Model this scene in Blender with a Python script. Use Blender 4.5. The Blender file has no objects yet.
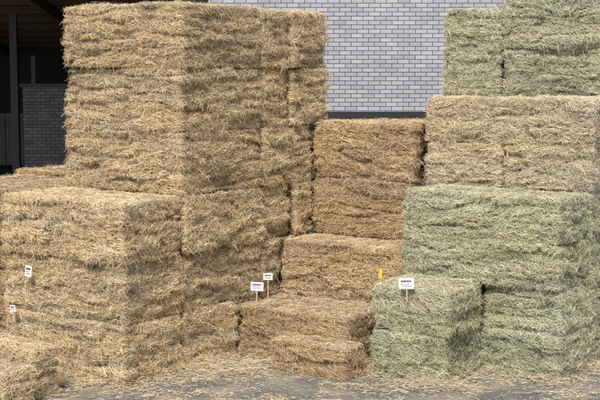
import bpy, math, random
import numpy as np
from mathutils import Vector
rng=np.random.default_rng(7); random.seed(7)
scene=bpy.context.scene
C=bpy.context.collection

# ------------------------------------------------------------ helpers
AO=np.array([-1.83,12.77]); U2=np.array([0.816,-0.578]); V2=np.array([0.578,0.816])
def W(a,s,z=0.0): 
    p=AO+a*U2+s*V2
    return Vector((p[0],p[1],z))
YAW=math.atan2(U2[1],U2[0])

def hash3(ix,iy,iz,seed):
    h=(ix.astype(np.int64)*374761393+iy.astype(np.int64)*668265263+iz.astype(np.int64)*2147483647+seed*1274126177)&0xffffffff
    h=((h^(h>>13))*1274126177)&0xffffffff
    h=((h^(h>>16))*2246822519)&0xffffffff
    h=h^(h>>15)
    return (h&0xffffff)/float(0xffffff)
def vn(p,seed=0):
    i=np.floor(p).astype(np.int64); f=p-i; f=f*f*(3-2*f)
    r=0
    for dx in (0,1):
        wx=f[:,0] if dx else 1-f[:,0]
        for dy in (0,1):
            wy=f[:,1] if dy else 1-f[:,1]
            for dz in (0,1):
                wz=f[:,2] if dz else 1-f[:,2]
                r=r+wx*wy*wz*hash3(i[:,0]+dx,i[:,1]+dy,i[:,2]+dz,seed)
    return r
def norm(v): return v/np.maximum(np.linalg.norm(v,axis=1,keepdims=True),1e-9)

def new_mat(name):
    m=bpy.data.materials.new(name); m.use_nodes=True
    nt=m.node_tree; b=nt.nodes['Principled BSDF']
    return m,nt,b
def simple(name,col,rough=.7,metal=0,var=.25,scale=8):
    m,nt,b=new_mat(name)
    n=nt.nodes.new('ShaderNodeTexNoise'); n.inputs['Scale'].default_value=scale; n.inputs['Detail'].default_value=6
    tc=nt.nodes.new('ShaderNodeTexCoord'); nt.links.new(tc.outputs['Object'],n.inputs['Vector'])
    r=nt.nodes.new('ShaderNodeMix'); r.data_type='RGBA'
    r.inputs[6].default_value=(*[c*(1-var) for c in col],1); r.inputs[7].default_value=(*[min(1,c*(1+var)) for c in col],1)
    nt.links.new(n.outputs['Fac'],r.inputs[0]); nt.links.new(r.outputs[2],b.inputs['Base Color'])
    b.inputs['Roughness'].default_value=rough; b.inputs['Metallic'].default_value=metal
    return m
def empty(name,loc=(0,0,0)):
    e=bpy.data.objects.new(name,None); e.empty_display_size=.2; e.location=loc; C.objects.link(e); return e
def mesh_obj(name,verts,faces,mat,parent=None,smooth=False):
    me=bpy.data.meshes.new(name); me.from_pydata([tuple(v) for v in verts],[],faces); me.update()
    o=bpy.data.objects.new(name,me); C.objects.link(o); me.materials.append(mat)
    if smooth: me.shade_smooth()
    if parent: 
        o.parent=parent; o.matrix_parent_inverse=parent.matrix_basis.inverted()
    return o
def box(name,x0,x1,y0,y1,z0,z1,mat,parent=None):
    v=[(x,y,z) for z in (z0,z1) for y in (y0,y1) for x in (x0,x1)]
    f=[(0,2,3,1),(4,5,7,6),(0,1,5,4),(2,6,7,3),(0,4,6,2),(1,3,7,5)]
    return mesh_obj(name,v,f,mat,parent)

# ------------------------------------------------------------ strand mesh
strand_mat,nt,b=new_mat('straw_stalks')
at=nt.nodes.new('ShaderNodeAttribute'); at.attribute_name='Col'
nt.links.new(at.outputs['Color'],b.inputs['Base Color'])
b.inputs['Roughness'].default_value=.6; b.inputs['Specular IOR Level'].default_value=.3

def build_strands(name,cen,dirs,side,length,width,bend,col,parent):
    n=len(cen)
    h=(length*.5)[:,None]; w=(width*.5)[:,None]
    p0=cen-dirs*h-bend*.5; p1=cen+bend*.5; p2=cen+dirs*h-bend*.5
    vs=np.empty((n,6,3),np.float32)
    vs[:,0]=p0-side*w; vs[:,1]=p0+side*w
    vs[:,2]=p1-side*w; vs[:,3]=p1+side*w
    vs[:,4]=p2-side*w*.6; vs[:,5]=p2+side*w*.6
    base=(np.arange(n)*6)[:,None]
    q=np.concatenate([base+np.array([0,1,3,2]),base+np.array([2,3,5,4])],axis=1).astype(np.int32).ravel()
    me=bpy.data.meshes.new(name)
    me.vertices.add(n*6); me.vertices.foreach_set('co',vs.ravel())
    me.loops.add(n*8); me.loops.foreach_set('vertex_index',q)
    me.polygons.add(n*2); me.polygons.foreach_set('loop_start',np.arange(0,n*8,4,dtype=np.int32))
    try: me.polygons.foreach_set('loop_total',np.full(n*2,4,np.int32))
    except Exception: pass
    me.update(calc_edges=True)
    ca=me.attributes.new('Col','FLOAT_COLOR','FACE')
    cc=np.ones((n,2,4),np.float32); cc[:,:,:3]=col[:,None,:]
    ca.data.foreach_set('color',cc.ravel())
    me.materials.append(strand_mat)
    o=bpy.data.objects.new(name,me); C.objects.link(o)
    if parent: o.parent=parent; o.matrix_parent_inverse=parent.matrix_basis.inverted()
    return o

PAL={
 'straw':(np.array([(.81,.635,.40),(.72,.54,.32),(.61,.43,.235),(.88,.765,.57),(.34,.21,.10)]),[.3,.3,.18,.16,.06]),
 'brown':(np.array([(.70,.51,.31),(.60,.425,.24),(.48,.32,.17),(.80,.64,.44),(.28,.17,.085)]),[.3,.3,.18,.14,.08]),
 'tan':(np.array([(.78,.65,.465),(.69,.56,.38),(.56,.44,.28),(.86,.78,.62),(.45,.39,.24)]),[.3,.3,.17,.16,.07]),
 'green':(np.array([(.60,.585,.405),(.51,.51,.325),(.385,.40,.24),(.78,.74,.56),(.25,.275,.145),(.66,.60,.41)]),[.25,.22,.14,.19,.07,.13]),
}
BASEC={'straw':(.28,.19,.10),'brown':(.21,.135,.068),'tan':(.27,.21,.125),'green':(.18,.185,.10)}  # bale bodies kept dark: shadow between the stalks is in the colour
base_mats={}
for k,c in BASEC.items():
    m,nt,b=new_mat('packed_'+k)
    tc=nt.nodes.new('ShaderNodeTexCoord'); mp=nt.nodes.new('ShaderNodeMapping'); mp.inputs['Scale'].default_value=(14,14,90)
    n=nt.nodes.new('ShaderNodeTexNoise'); n.inputs['Scale'].default_value=1; n.inputs['Detail'].default_value=8; n.inputs['Distortion'].default_value=1.5
    nt.links.new(tc.outputs['Object'],mp.inputs[0]); nt.links.new(mp.outputs[0],n.inputs['Vector'])
    r=nt.nodes.new('ShaderNodeValToRGB'); r.color_ramp.elements[0].position=.35; r.color_ramp.elements[1].position=.68
    r.color_ramp.elements[0].color=(*[x*.4 for x in c],1); r.color_ramp.elements[1].color=(*[x*1.5 for x in c],1)
    nt.links.new(n.outputs['Fac'],r.inputs[0]); nt.links.new(r.outputs[0],b.inputs['Base Color'])
    bp=nt.nodes.new('ShaderNodeBump'); bp.inputs['Strength'].default_value=.8; bp.inputs['Distance'].default_value=.02
    nt.links.new(n.outputs['Fac'],bp.inputs['Height']); nt.links.new(bp.outputs[0],b.inputs['Normal'])
    b.inputs['Roughness'].default_value=.9
    base_mats[k]=m

def disp(p,hd,seed,lump=1.0,Lp=None):
    """outward displacement of the packed surface: bulges, flake layers, crevices"""
    z=p[:,2]
    q=p.copy()
    q[:,2]+=.09*(vn(p*np.array([2.2,2.2,1.6]),seed+3)-.5)     # sagging flake lines
    d=.048*lump*(vn(q*np.array([1.5,1.5,3.2]),seed)-.5)
    fl=vn(q*np.array([2.2,2.2,14]),seed+1)
    d+=.055*lump*(fl-.5)
    cre=1-np.abs(2*vn(q*np.array([2.2,2.2,10]),seed+7)-1)       # ridged -> dark crevices
    d-=.050*np.clip((cre-.84)/.16,0,1)**1.5
    d+=.038*(vn(q*np.array([8,8,28]),seed+2)-.5)
    d+=.024*(vn(q*np.array([22,22,55]),seed+4)-.5)
    zn=z/hd[2]
    d+=.020*(1-zn**4)-.012
    return d
def rounded(p,hd,r):
    inner=np.clip(p,-(hd-r),hd-r)
    d=norm(p-inner)
    return inner+r*d,d

TOTAL=0
def make_stack(name,item,bales,pal_default,dens=10000,obst=None,lump=1.0,jitk=1.0):
    global TOTAL
    root=empty(name,W(bales[0][0],bales[0][2],0))
    allb=list(bales)
    boxes=[tuple(b_[:6]) for b_ in allb]+(obst or [])
    S=dict(c=[],d=[],s=[],l=[],w=[],b=[],col=[])
    for bi,bl in enumerate(allb):
        a0,a1,s0,s1,z0,z1=bl[:6]; pk=bl[6] if len(bl)>6 else pal_default
        seed=int(rng.integers(1,100000))
        hd=np.array([(a1-a0)/2,(s1-s0)/2,(z1-z0)/2])+np.array([-.004,-.004,.010])
        jit=np.array([rng.normal(0,.014),rng.normal(0,.018),0])*jitk
        yj=rng.normal(0,.010)*jitk
        tx=rng.normal(0,.004)*jitk
        tint=rng.uniform(.93,1.06)
        ca,sa=math.cos(yj),math.sin(yj)
        cenL=np.array([(a0+a1)/2,(s0+s1)/2,(z0+z1)/2])+jit
        R=(.046 if hd.min()>.22 else .036)
        def toW(pl):
            # ends sag a little and the bale belly spreads at the bottom
            zs=pl[:,2]+tx*pl[:,0]-.014*(np.abs(pl[:,0])/hd[0])**6*np.clip(pl[:,2]/hd[2],0,1)
            sp=1+.010*(-pl[:,2]/hd[2])
            x0=pl[:,0]*sp; y0=pl[:,1]*sp
            x=x0*ca-y0*sa+cenL[0]; y=x0*sa+y0*ca+cenL[1]; z=np.maximum(zs+cenL[2],.002)
            XY=AO[None]+x[:,None]*U2+y[:,None]*V2
            return np.column_stack([XY,z]),np.column_stack([x,y,z])
        def dirW(dl):
            x=dl[:,0]*ca-dl[:,1]*sa; y=dl[:,0]*sa+dl[:,1]*ca
            return np.column_stack([x[:,None]*U2+y[:,None]*V2,dl[:,2]])
        verts=[];faces=[];off=0
        for ax in range(3):
            o1,o2=[i for i in range(3) if i!=ax]
            for sg in (-1,1):
                n1=max(4,int(hd[o1]*2/.028)); n2=max(4,int(hd[o2]*2/.018))
                g1,g2=np.meshgrid(np.linspace(-hd[o1],hd[o1],n1+1),np.linspace(-hd[o2],hd[o2],n2+1),indexing='ij')
                p=np.zeros((g1.size,3)); p[:,o1]=g1.ravel(); p[:,o2]=g2.ravel(); p[:,ax]=sg*hd[ax]
                pr,nn=rounded(p,hd,R)
                az_=np.abs(nn[:,2])
                pr=pr+nn*(disp(pr,hd,seed,lump)*(1-.6*az_)-.012*(1-az_))[:,None]
                verts.append(toW(pr)[0])
                idx=np.arange(g1.size).reshape(g1.shape)+off
                q=np.stack([idx[:-1,:-1],idx[1:,:-1],idx[1:,1:],idx[:-1,1:]],-1).reshape(-1,4)
                flip=(sg>0)!=(ax!=1)
                if flip: q=q[:,::-1]
                faces.append(q); off+=g1.size
                area=hd[o1]*hd[o2]*4
                if ax==2 and sg<0: continue
                vis=1.0
                if (ax==0 and sg<0) or (ax==1 and sg>0): vis=.05
                if ax==2: vis=1.15
                N=int(area*dens*vis)
                p=np.zeros((N,3)); p[:,o1]=rng.uniform(-hd[o1],hd[o1],N); p[:,o2]=rng.uniform(-hd[o2],hd[o2],N); p[:,ax]=sg*hd[ax]
                pr,nn=rounded(p,hd,R)
                _,L=toW(pr); Lout=L+nn*.07
                keep=np.ones(N,bool)
                for k,bb in enumerate(boxes):
                    if k==bi: continue
                    ins=(Lout[:,0]>bb[0]-.01)&(Lout[:,0]<bb[1]+.01)&(Lout[:,1]>bb[2]-.01)&(Lout[:,1]<bb[3]+.01)&(Lout[:,2]>bb[4]-.01)&(Lout[:,2]<bb[5]+.01)
                    keep&=~ins
                pr=pr[keep]; nn=nn[keep]; N=len(pr)
                if N==0: continue
                dd=disp(pr,hd,seed,lump)*(1-.6*np.abs(nn[:,2]))
                pr2=pr+nn*dd[:,None]
                PW,L=toW(pr2); NW=norm(dirW(nn))
                tuft=np.clip((vn(L*np.array([5,5,9]),91)-.63)*4,0,1)
                # bale arrises fray: count how many axes are close to the edge
                near=(np.abs(pr)/hd>np.array([1-.07/hd[0],1-.07/hd[1],1-.07/hd[2]])).sum(1)>=2
                loose=rng.random(N)<(.030+.14*tuft+.09*near)
                up=np.array([0,0,1.0])
                t1=np.cross(np.tile(up,(N,1)),NW)
                bad=np.linalg.norm(t1,axis=1)<.35
                ra=rng.normal(0,1,(N,3)); t1=np.where(bad[:,None],np.cross(NW,ra),t1); t1=norm(t1)
                t2=np.cross(NW,t1)
                th=rng.normal(0,.40,N)+1.2*(vn(L*np.array([3.5,3.5,6]),seed+9)-.5)
                uni=(rng.random(N)<.28)|bad
                th=np.where(uni,rng.uniform(-math.pi,math.pi,N),th)
                tilt=np.where(loose,rng.normal(.05,.60,N),rng.normal(.02,.18,N))
                D=norm(np.cos(th)[:,None]*t1+np.sin(th)[:,None]*t2+tilt[:,None]*NW)
                hang=loose&(rng.random(N)<.45)&(NW[:,2]<.7)
                D=np.where(hang[:,None],norm(D*.6+np.array([0,0,-.8])+NW*.35),D)
                sd=norm(np.cross(D,NW+.55*rng.normal(0,1,(N,3))))
                ln=np.where(loose,rng.uniform(.04,.18,N),rng.gamma(3,.014,N)+.016)
                wd=rng.uniform(.0017,.0040,N)
                cen=PW+NW*(rng.random(N)**2*(.018+.03*tuft)-.006)[:,None]
                bend=NW*(rng.uniform(-.05,.14,N)*ln)[:,None]+t2*(rng.normal(0,.08,N)*ln)[:,None]
                bend[:,2]+=np.where(loose,.22*ln,0)
                pal,wt=PAL[pk]
                ci=rng.choice(len(pal),N,p=np.array(wt)/sum(wt))
                col=pal[ci]*rng.uniform(.82,1.16,N)[:,None]*tint
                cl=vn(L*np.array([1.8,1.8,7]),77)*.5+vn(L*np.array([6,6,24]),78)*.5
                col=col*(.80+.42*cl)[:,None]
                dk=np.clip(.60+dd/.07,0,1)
                col=col*(.70+.34*dk)[:,None]  # crevice shade painted in: stalks darken where the surface sinks
                warm=(vn(L*np.array([1.1,1.1,6]),79)-.5)
                col=col*np.column_stack([1+.06*warm,np.ones(N),1-.16*warm])
                if pk=='green':
                    m=np.clip((vn(L*np.array([1.3,1.3,8]),81)*.6+vn(L*np.array([5,5,18]),83)*.4-.47)*3.0,0,.75)
                    col=col*(1-m)[:,None]+np.array([.70,.63,.45])*m[:,None]*rng.uniform(.7,1.15,N)[:,None]
                if pk=='tan':
                    m=np.clip((vn(L*np.array([1.6,1.6,5]),82)-.66)*2,0,.35)
                    col=col*(1-m)[:,None]+np.array([.50,.49,.35])*m[:,None]
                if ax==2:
                    col=col*.72+np.array([.80,.71,.53])*.28  # top faces coloured paler, painting in the stronger light from above
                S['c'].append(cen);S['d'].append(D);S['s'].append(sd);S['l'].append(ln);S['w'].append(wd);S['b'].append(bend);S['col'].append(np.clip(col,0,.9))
        me=bpy.data.meshes.new(item)
        me.from_pydata(np.concatenate(verts).tolist(),[],np.concatenate(faces).tolist()); me.update(); me.shade_smooth()
        o=bpy.data.objects.new(item,me); C.objects.link(o); me.materials.append(base_mats[pk])
        o.parent=root; o.matrix_parent_inverse=root.matrix_basis.inverted()
    cat=lambda k:np.concatenate(S[k])
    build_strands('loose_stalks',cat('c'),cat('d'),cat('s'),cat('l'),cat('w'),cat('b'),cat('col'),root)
    TOTAL+=len(cat('l')); print(name,len(cat('l')))
    return root,boxes

h=.643; g=.697
L=[]
for i in range(3):
    L.append((-1.82,0,0,.95,i*h,(i+1)*h))
for i in range(6):
    z0=i*h if i<3 else 3*h+(i-3)*g; z1=(i+1)*h if i<3 else 3*h+(i-2)*g
    L.append((-1.78,0,.95,2.40,z0,z1))
    top=.03 if i==5 else 0
    L.append((-1.78,-.01,2.40,2.98,z0,z1-top))
    L.append((-1.78,.0,2.98,3.78,z0,z1-top*.5))
mid=[
 (.03,1.53,1.88,3.30,0,.60),
 (.03,1.60,3.31,4.55,0,.62),
 (.03,1.68,2.77,3.90,.60,1.27),
 (.03,1.46,3.36,4.60,1.27,1.97),
 (.03,1.45,3.39,4.60,1.97,2.66)]
q=.4875
R=[]
R+=[(1.766,2.70,1.96,2.77,0,.5),(1.79,2.716,1.98,2.77,.5,1.0)]
for i in range(4):
    if i%2==0: R.append((1.71,3.60,2.79,3.60,i*q,(i+1)*q))
    else:
        R.append((1.70,2.66,2.79,3.60,i*q,(i+1)*q)); R.append((2.67,3.60,2.80,3.60,i*q,(i+1)*q))
    R.append((1.71,3.60,3.60,4.41,i*q,(i+1)*q)); R.append((1.71,3.60,4.41,5.60,i*q,(i+1)*q))
t=.51
for i in range(2):
    z0=1.95+i*t
    if i: R.append((1.50,3.60,3.60,4.41,z0,z0+t,'tan'))
    else: R+= [(1.52,2.52,3.60,4.41,z0,z0+t,'tan'),(2.53,3.60,3.61,4.41,z0,z0+t,'tan')]
    R.append((1.50,3.60,4.41,5.60,z0,z0+t,'tan'))
R+=[(1.28,2.08,4.41,5.60,2.97,3.52),(1.30,2.08,4.41,5.60,3.52,4.03),
    (2.09,3.62,4.41,5.60,2.97,3.55),(2.09,3.62,4.40,5.60,3.55,4.17)]
strip=lambda l:[x[:6] for x in l]
make_stack('straw_bale_stack','straw_bale',L,'straw',obst=strip(mid))
make_stack('brown_straw_bale_stack','brown_straw_bale',mid,'brown',obst=strip(L)+strip(R))
make_stack('hay_bale_stack','hay_bale',R,'green',obst=strip(mid))
bs=[(-3.7,-1.90,.45,1.9,0,.65),(-3.7,-1.90,.45,1.9,.65,1.3),(-3.7,-1.90,.45,1.9,1.3,1.93),(-3.7,-1.92,1.9,3.3,0,.65),(-3.7,-1.92,1.9,3.3,.65,1.3),(-3.7,-1.92,1.9,3.3,1.3,2.0)]
make_stack('brown_straw_bale_stack','brown_straw_bale',bs,'brown',dens=4000,obst=strip(L))
def rel(x,y):
    d=np.array([x,y])-AO; return float(d@U2),float(d@V2)
a,s=rel(.48,13.02)
make_stack('small_straw_bale','bale_body',[(a-1.0,a,s,s+.42,0,.34)],'brown',lump=.5,jitk=.5)
a,s=rel(-2.665,12.26)
make_stack('small_straw_bale','bale_body',[(a-1.0,a,s,s+.38,0,.50)],'straw',lump=.5,jitk=.5)
a,s=rel(-2.84,11.72)
make_stack('small_straw_bale','bale_body',[(a-1.0,a,s,s+.38,0,.40)],'straw',lump=.5,jitk=.5)

# ------------------------------------------------------------ ground
m,nt,b=new_mat('worn_asphalt')
tc=nt.nodes.new('ShaderNodeTexCoord')
n=nt.nodes.new('ShaderNodeTexNoise'); n.inputs['Scale'].default_value=70; n.inputs['Detail'].default_value=8
n2=nt.nodes.new('ShaderNodeTexNoise'); n2.inputs['Scale'].default_value=1.6; n2.inputs['Detail'].default_value=9; n2.inputs['Roughness'].default_value=.65
nt.links.new(tc.outputs['Object'],n.inputs['Vector']); nt.links.new(tc.outputs['Object'],n2.inputs['Vector'])
r=nt.nodes.new('ShaderNodeValToRGB'); r.color_ramp.elements[0].color=(.065,.065,.064,1); r.color_ramp.elements[1].color=(.175,.172,.165,1)
nt.links.new(n.outputs['Fac'],r.inputs[0])
r2=nt.nodes.new('ShaderNodeValToRGB'); r2.color_ramp.elements[0].position=.46; r2.color_ramp.elements[1].position=.72
nt.links.new(n2.outputs['Fac'],r2.inputs[0])
mx=nt.nodes.new('ShaderNodeMix'); mx.data_type='RGBA'; mx.inputs[7].default_value=(.33,.28,.21,1)
nt.links.new(r2.outputs[0],mx.inputs[0]); nt.links.new(r.outputs[0],mx.inputs[6]); nt.links.new(mx.outputs[2],b.inputs['Base Color'])
bp=nt.nodes.new('ShaderNodeBump'); bp.inputs['Strength'].default_value=.5; bp.inputs['Distance'].default_value=.01
nt.links.new(n.outputs['Fac'],bp.inputs['Height']); nt.links.new(bp.outputs[0],b.inputs['Normal'])
b.inputs['Roughness'].default_value=.85
mesh_obj('ground',[(-400,-300,0),(400,-300,0),(400,500,0),(-400,500,0)],[(0,1,2,3)],m)

N=520000
fx=rng.uniform(-4.0,5.5,N); fy=rng.uniform(10.5,15.0,N)
P=np.column_stack([fx,fy,np.zeros(N)])
d0=np.column_stack([fx,fy])-AO; aa=d0@U2; ss=d0@V2
foot=[(-1.82,0,0,3.78),(.03,1.55,1.88,4.5),(1.74,2.71,1.96,2.8),(1.71,3.6,2.79,5.6),(-3.7,-1.9,.45,3.3)]
dist=np.full(N,9.0)
inside=np.zeros(N,bool)
for (a0,a1,s0,s1) in foot:
    dx=np.maximum(np.maximum(a0-aa,aa-a1),0); dy=np.maximum(np.maximum(s0-ss,ss-s1),0)
    dd=np.hypot(dx,dy); dist=np.minimum(dist,dd); inside|=dd<=0.0
nz=vn(np.column_stack([fx*1.3,fy*2.2,fx*0]),31)*.55+vn(np.column_stack([fx*4,fy*6,fx*0]),32)*.45
left=np.clip((2.2-fx)/2.5,0.25,1)
pr=np.exp(-dist/.12)*.8+np.clip((nz-.43)*2.6,0.03,1)*left*np.exp(-dist/2.0)*.62+.02
keep=(rng.random(N)<pr)&~inside
P=P[keep]; dist=dist[keep]; fx=fx[keep]; nzk=nz[keep]; N=len(P)
heap=np.clip((nzk-.5)*.2,0,.04)
hgt=(np.exp(-dist/.10)*.08+heap)*rng.random(N)+rng.random(N)**2*.012+.004
P[:,2]=hgt
th=rng.uniform(0,2*math.pi,N); D=norm(np.column_stack([np.cos(th),np.sin(th),rng.normal(0,.12,N)]))
sd=norm(np.cross(D,np.array([0,0,1.0])+.4*rng.normal(0,1,(N,3))))
ln=rng.gamma(3,.013,N)+.015; wd=rng.uniform(.0018,.0042,N)
bend=np.column_stack([rng.normal(0,.06,N)*ln,rng.normal(0,.06,N)*ln,rng.uniform(0,.08,N)*ln])
pal,wt=PAL['straw']; palg,_=PAL['tan']
ci=rng.choice(5,N,p=np.array(wt)/sum(wt)); col=np.where((fx>.9)[:,None],palg[ci],pal[ci]*.5+palg[ci]*.5)*rng.uniform(.75,1.15,N)[:,None]
P[:,2]=np.maximum(P[:,2],np.abs(D[:,2])*ln*.5+.004)
build_strands('straw_litter',P,D,sd,ln,wd,bend,col,None)
print('litter',N,'total',TOTAL)

# ------------------------------------------------------------ barn
barn=empty('brick_barn',(-1.45,20,0))
def brick_mat(name,c1,c2,mort):
    m,nt,b=new_mat(name)
    tc=nt.nodes.new('ShaderNodeTexCoord'); sp=nt.nodes.new('ShaderNodeSeparateXYZ'); cb=nt.nodes.new('ShaderNodeCombineXYZ')
    ad=nt.nodes.new('ShaderNodeMath'); ad.operation='ADD'
    nt.links.new(tc.outputs['Object'],sp.inputs[0]); nt.links.new(sp.outputs[0],ad.inputs[0]); nt.links.new(sp.outputs[1],ad.inputs[1])
    nt.links.new(ad.outputs[0],cb.inputs[0]); nt.links.new(sp.outputs[2],cb.inputs[1])
    br=nt.nodes.new('ShaderNodeTexBrick'); nt.links.new(cb.outputs[0],br.inputs['Vector'])
    br.inputs['Scale'].default_value=1; br.inputs['Brick Width'].default_value=.185; br.inputs['Row Height'].default_value=.068
    br.inputs['Mortar Size'].default_value=.0062; br.inputs['Mortar Smooth'].default_value=.35; br.inputs['Bias'].default_value=0
    br.inputs['Color1'].default_value=(*c1,1); br.inputs['Color2'].default_value=(*c2,1); br.inputs['Mortar'].default_value=(*mort,1)
    n=nt.nodes.new('ShaderNodeTexNoise'); n.inputs['Scale'].default_value=1.2; n.inputs['Detail'].default_value=8
    nt.links.new(tc.outputs['Object'],n.inputs['Vector'])
    mr=nt.nodes.new('ShaderNodeMapRange'); mr.inputs[1].default_value=.3; mr.inputs[2].default_value=.7; mr.inputs[3].default_value=.88; mr.inputs[4].default_value=1.04
    nt.links.new(n.outputs['Fac'],mr.inputs[0])
    mu=nt.nodes.new('ShaderNodeVectorMath'); mu.operation='SCALE'
    nt.links.new(br.outputs['Color'],mu.inputs[0]); nt.links.new(mr.outputs[0],mu.inputs['Scale'])
    nt.links.new(mu.outputs[0],b.inputs['Base Color'])
    bp=nt.nodes.new('ShaderNodeBump'); bp.invert=True; bp.inputs['Strength'].default_value=.5; bp.inputs['Distance'].default_value=.006
    nt.links.new(br.outputs['Fac'],bp.inputs['Height']); nt.links.new(bp.outputs[0],b.inputs['Normal'])
    b.inputs['Roughness'].default_value=.8
    return m
bm=brick_mat('pale_grey_brick',(.44,.445,.48),(.34,.345,.38),(.07,.07,.08))
bm2=brick_mat('shade_toned_grey_brick',(.20,.20,.21),(.13,.13,.14),(.03,.03,.03))  # pale brick with the shed's shade put into its colour
steel=simple('dark_steel',(.035,.035,.04),.5,.3)
wood=simple('dark_roof_timber',(.15,.095,.055),.8)
dark=simple('dark_sheet_cladding',(.045,.044,.044),.8)
slat=simple('weathered_sheet',(.20,.21,.22),.6)
box('brick_wall',-1.45,16,20.0,20.25,0,7.0,bm,barn)
box('dark_wall_band',-1.4,16,19.86,19.997,2.48,2.64,steel,barn)  # dark strip running along the wall behind the stacks
box('rear_wall',-18,-1.45,36,36.2,0,4.2,dark,barn)
box('return_wall',-1.70,-1.452,20.252,36,0,7,dark,barn)
box('left_wall',-18.2,-18,20,36,0,7,dark,barn)
def slope(y): return 5.3+(3.85-5.3)*(y-19.5)/(36.5-19.5)
def sbox(name,x0,x1,y0,y1,th,dz,mat):
    v=[]
    for (y) in (y0,y1):
        for z in (slope(y)+dz,slope(y)+dz+th):
            for x in (x0,x1): v.append((x,y,z))
    f=[(0,1,3,2),(4,6,7,5),(0,4,5,1),(2,3,7,6),(0,2,6,4),(1,5,7,3)]
    return mesh_obj(name,v,f,mat,barn)
sbox('shed_roof',-18.3,-1.46,19.3,36.6,.08,.20,dark)
for i in range(12):
    y=19.7+i*1.45; sbox('purlin_%d'%i,-18,-1.75,y,y+.09,.17,.02,wood)
for i in range(6):
    x=-17+i*2.9; sbox('rafter_%d'%i,x,x+.14,19.6,36,.24,-.225,wood)
gate_x0,gate_x1=-11.5,-7.5
vs=[];fs=[]
nx=int((gate_x1-gate_x0)/.05)
for i in range(nx+1):
    x=gate_x0+i*.05; y=34.9+(.03 if (i//2)%2 else -.03)
    vs+=[(x,y,.65),(x,y,2.05)]
    if i: fs.append((2*i-2,2*i,2*i+1,2*i-1))
mesh_obj('corrugated_gate',vs,fs,slat,barn)
box('gate_rail_top',gate_x0,gate_x1+.05,34.80,34.86,2.0,2.1,slat,barn)
box('gate_post',gate_x1+.05,gate_x1+.17,34.80,34.92,0,3.7,slat,barn)
box('brick_pier',-5.75,-3.6,26.0,26.3,0,2.95,bm2,barn)
box('pier_cap',-5.8,-3.6,25.95,26.35,2.952,3.02,steel,barn)
box('steel_post',-6.0,-5.85,26.0,26.15,0,4.45,steel,barn)

# ------------------------------------------------------------ label signs
white=simple('white_card',(.78,.79,.80),.5,0,.04)
ink=simple('printed_ink',(.04,.04,.05),.6,0,.1)
yel=simple('yellow_plastic',(.70,.47,.06),.5,0,.1)
stk=simple('pale_wood_stake',(.45,.36,.24),.7)
def sign(name,x,y,z,w,hh,yaw,mat,stake=0.0,lean=0.0,lines=True,roll=0.0):
    r=empty(name,(x,y,z)); r.rotation_euler=(lean,roll,yaw)
    def lb(nm,x0,x1,y0,y1,z0,z1,mt):
        o=box(nm,x0,x1,y0,y1,z0,z1,mt); o.parent=r
        if nm=='card':
            bv=o.modifiers.new('b','BEVEL'); bv.width=.0015
        return o
    lb('card',-w/2,w/2,-.003,.003,-hh/2,hh/2,mat)
    if lines:
        def textrow(nm,z0,z1,xa,xb,k):
            x=xa;i=0
            while x<xb:
                ww=w*random.uniform(.05,.13); lb('%s_%d'%(nm,i),x,min(x+ww,xb),-.0048,-.0032,z0,z1,ink); x+=ww+w*.025; i+=1
        textrow('heading',hh*.12,hh*.30,-w*.36,w*.34,0)
        textrow('text_a',-hh*.08,-hh*.02,-w*.38,w*.22,1)
        textrow('text_b',-hh*.27,-hh*.21,-w*.30,w*.34,2)
    if stake>0: lb('stake',-.007,.007,.0035,.012,-hh/2-stake,hh*.3,stk)
p=W(-1.318,-.09,1.12); sign('price_sign',p.x,p.y,p.z,.10,.12,YAW,white,.0,-.05,roll=.06)
p=W(-1.58,-.09,.68); sign('price_sign',p.x,p.y,p.z,.08,.07,YAW,white,.12,0,roll=-.1)
sign('price_sign',-.50,14.38,.79,.15,.10,-.1,white,.22,-.06,roll=.03)
sign('price_sign',-.38,14.66,.86,.11,.08,.0,white,.30,0)
p=W(2.716-.45,1.96-.05,1.06); sign('price_sign',p.x,p.y,p.z,.16,.115,-.25,white,.14,-.05,roll=-.04)
sign('marker_tag',.875,13.42,1.10,.038,.11,-.3,yel,.12,0,lines=False,roll=.08)

# ------------------------------------------------------------ light & camera
w=bpy.data.worlds.new('World'); scene.world=w; w.use_nodes=True
bg=w.node_tree.nodes['Background']; sk=w.node_tree.nodes.new('ShaderNodeTexSky'); sk.sky_type='NISHITA'; sk.sun_disc=False
hs=w.node_tree.nodes.new('ShaderNodeHueSaturation'); hs.inputs['Saturation'].default_value=.28
el=math.radians(52); az=(-.24,-.971); sv=Vector((az[0]*math.cos(el),az[1]*math.cos(el),math.sin(el))).normalized()
sk.sun_elevation=el; sk.sun_rotation=math.atan2(sv.x,sv.y)
w.node_tree.links.new(sk.outputs[0],hs.inputs['Color']); w.node_tree.links.new(hs.outputs[0],bg.inputs[0]); bg.inputs[1].default_value=.15
sl=bpy.data.lights.new('sun','SUN'); sl.energy=4.5; sl.angle=math.radians(14); sl.color=(1,.955,.88)
so=bpy.data.objects.new('sun',sl); C.objects.link(so); so.rotation_euler=sv.to_track_quat('Z','Y').to_euler(); so.location=(0,0,20)
cam=bpy.data.cameras.new('camera'); co=bpy.data.objects.new('camera',cam); C.objects.link(co)
co.location=(0,0,3.3); co.rotation_euler=(math.radians(90-5.94),0,0); cam.sensor_width=36; cam.lens=75; cam.clip_end=1500
scene.camera=co
scene.view_settings.view_transform='Standard'; scene.view_settings.look='None'; scene.view_settings.exposure=0
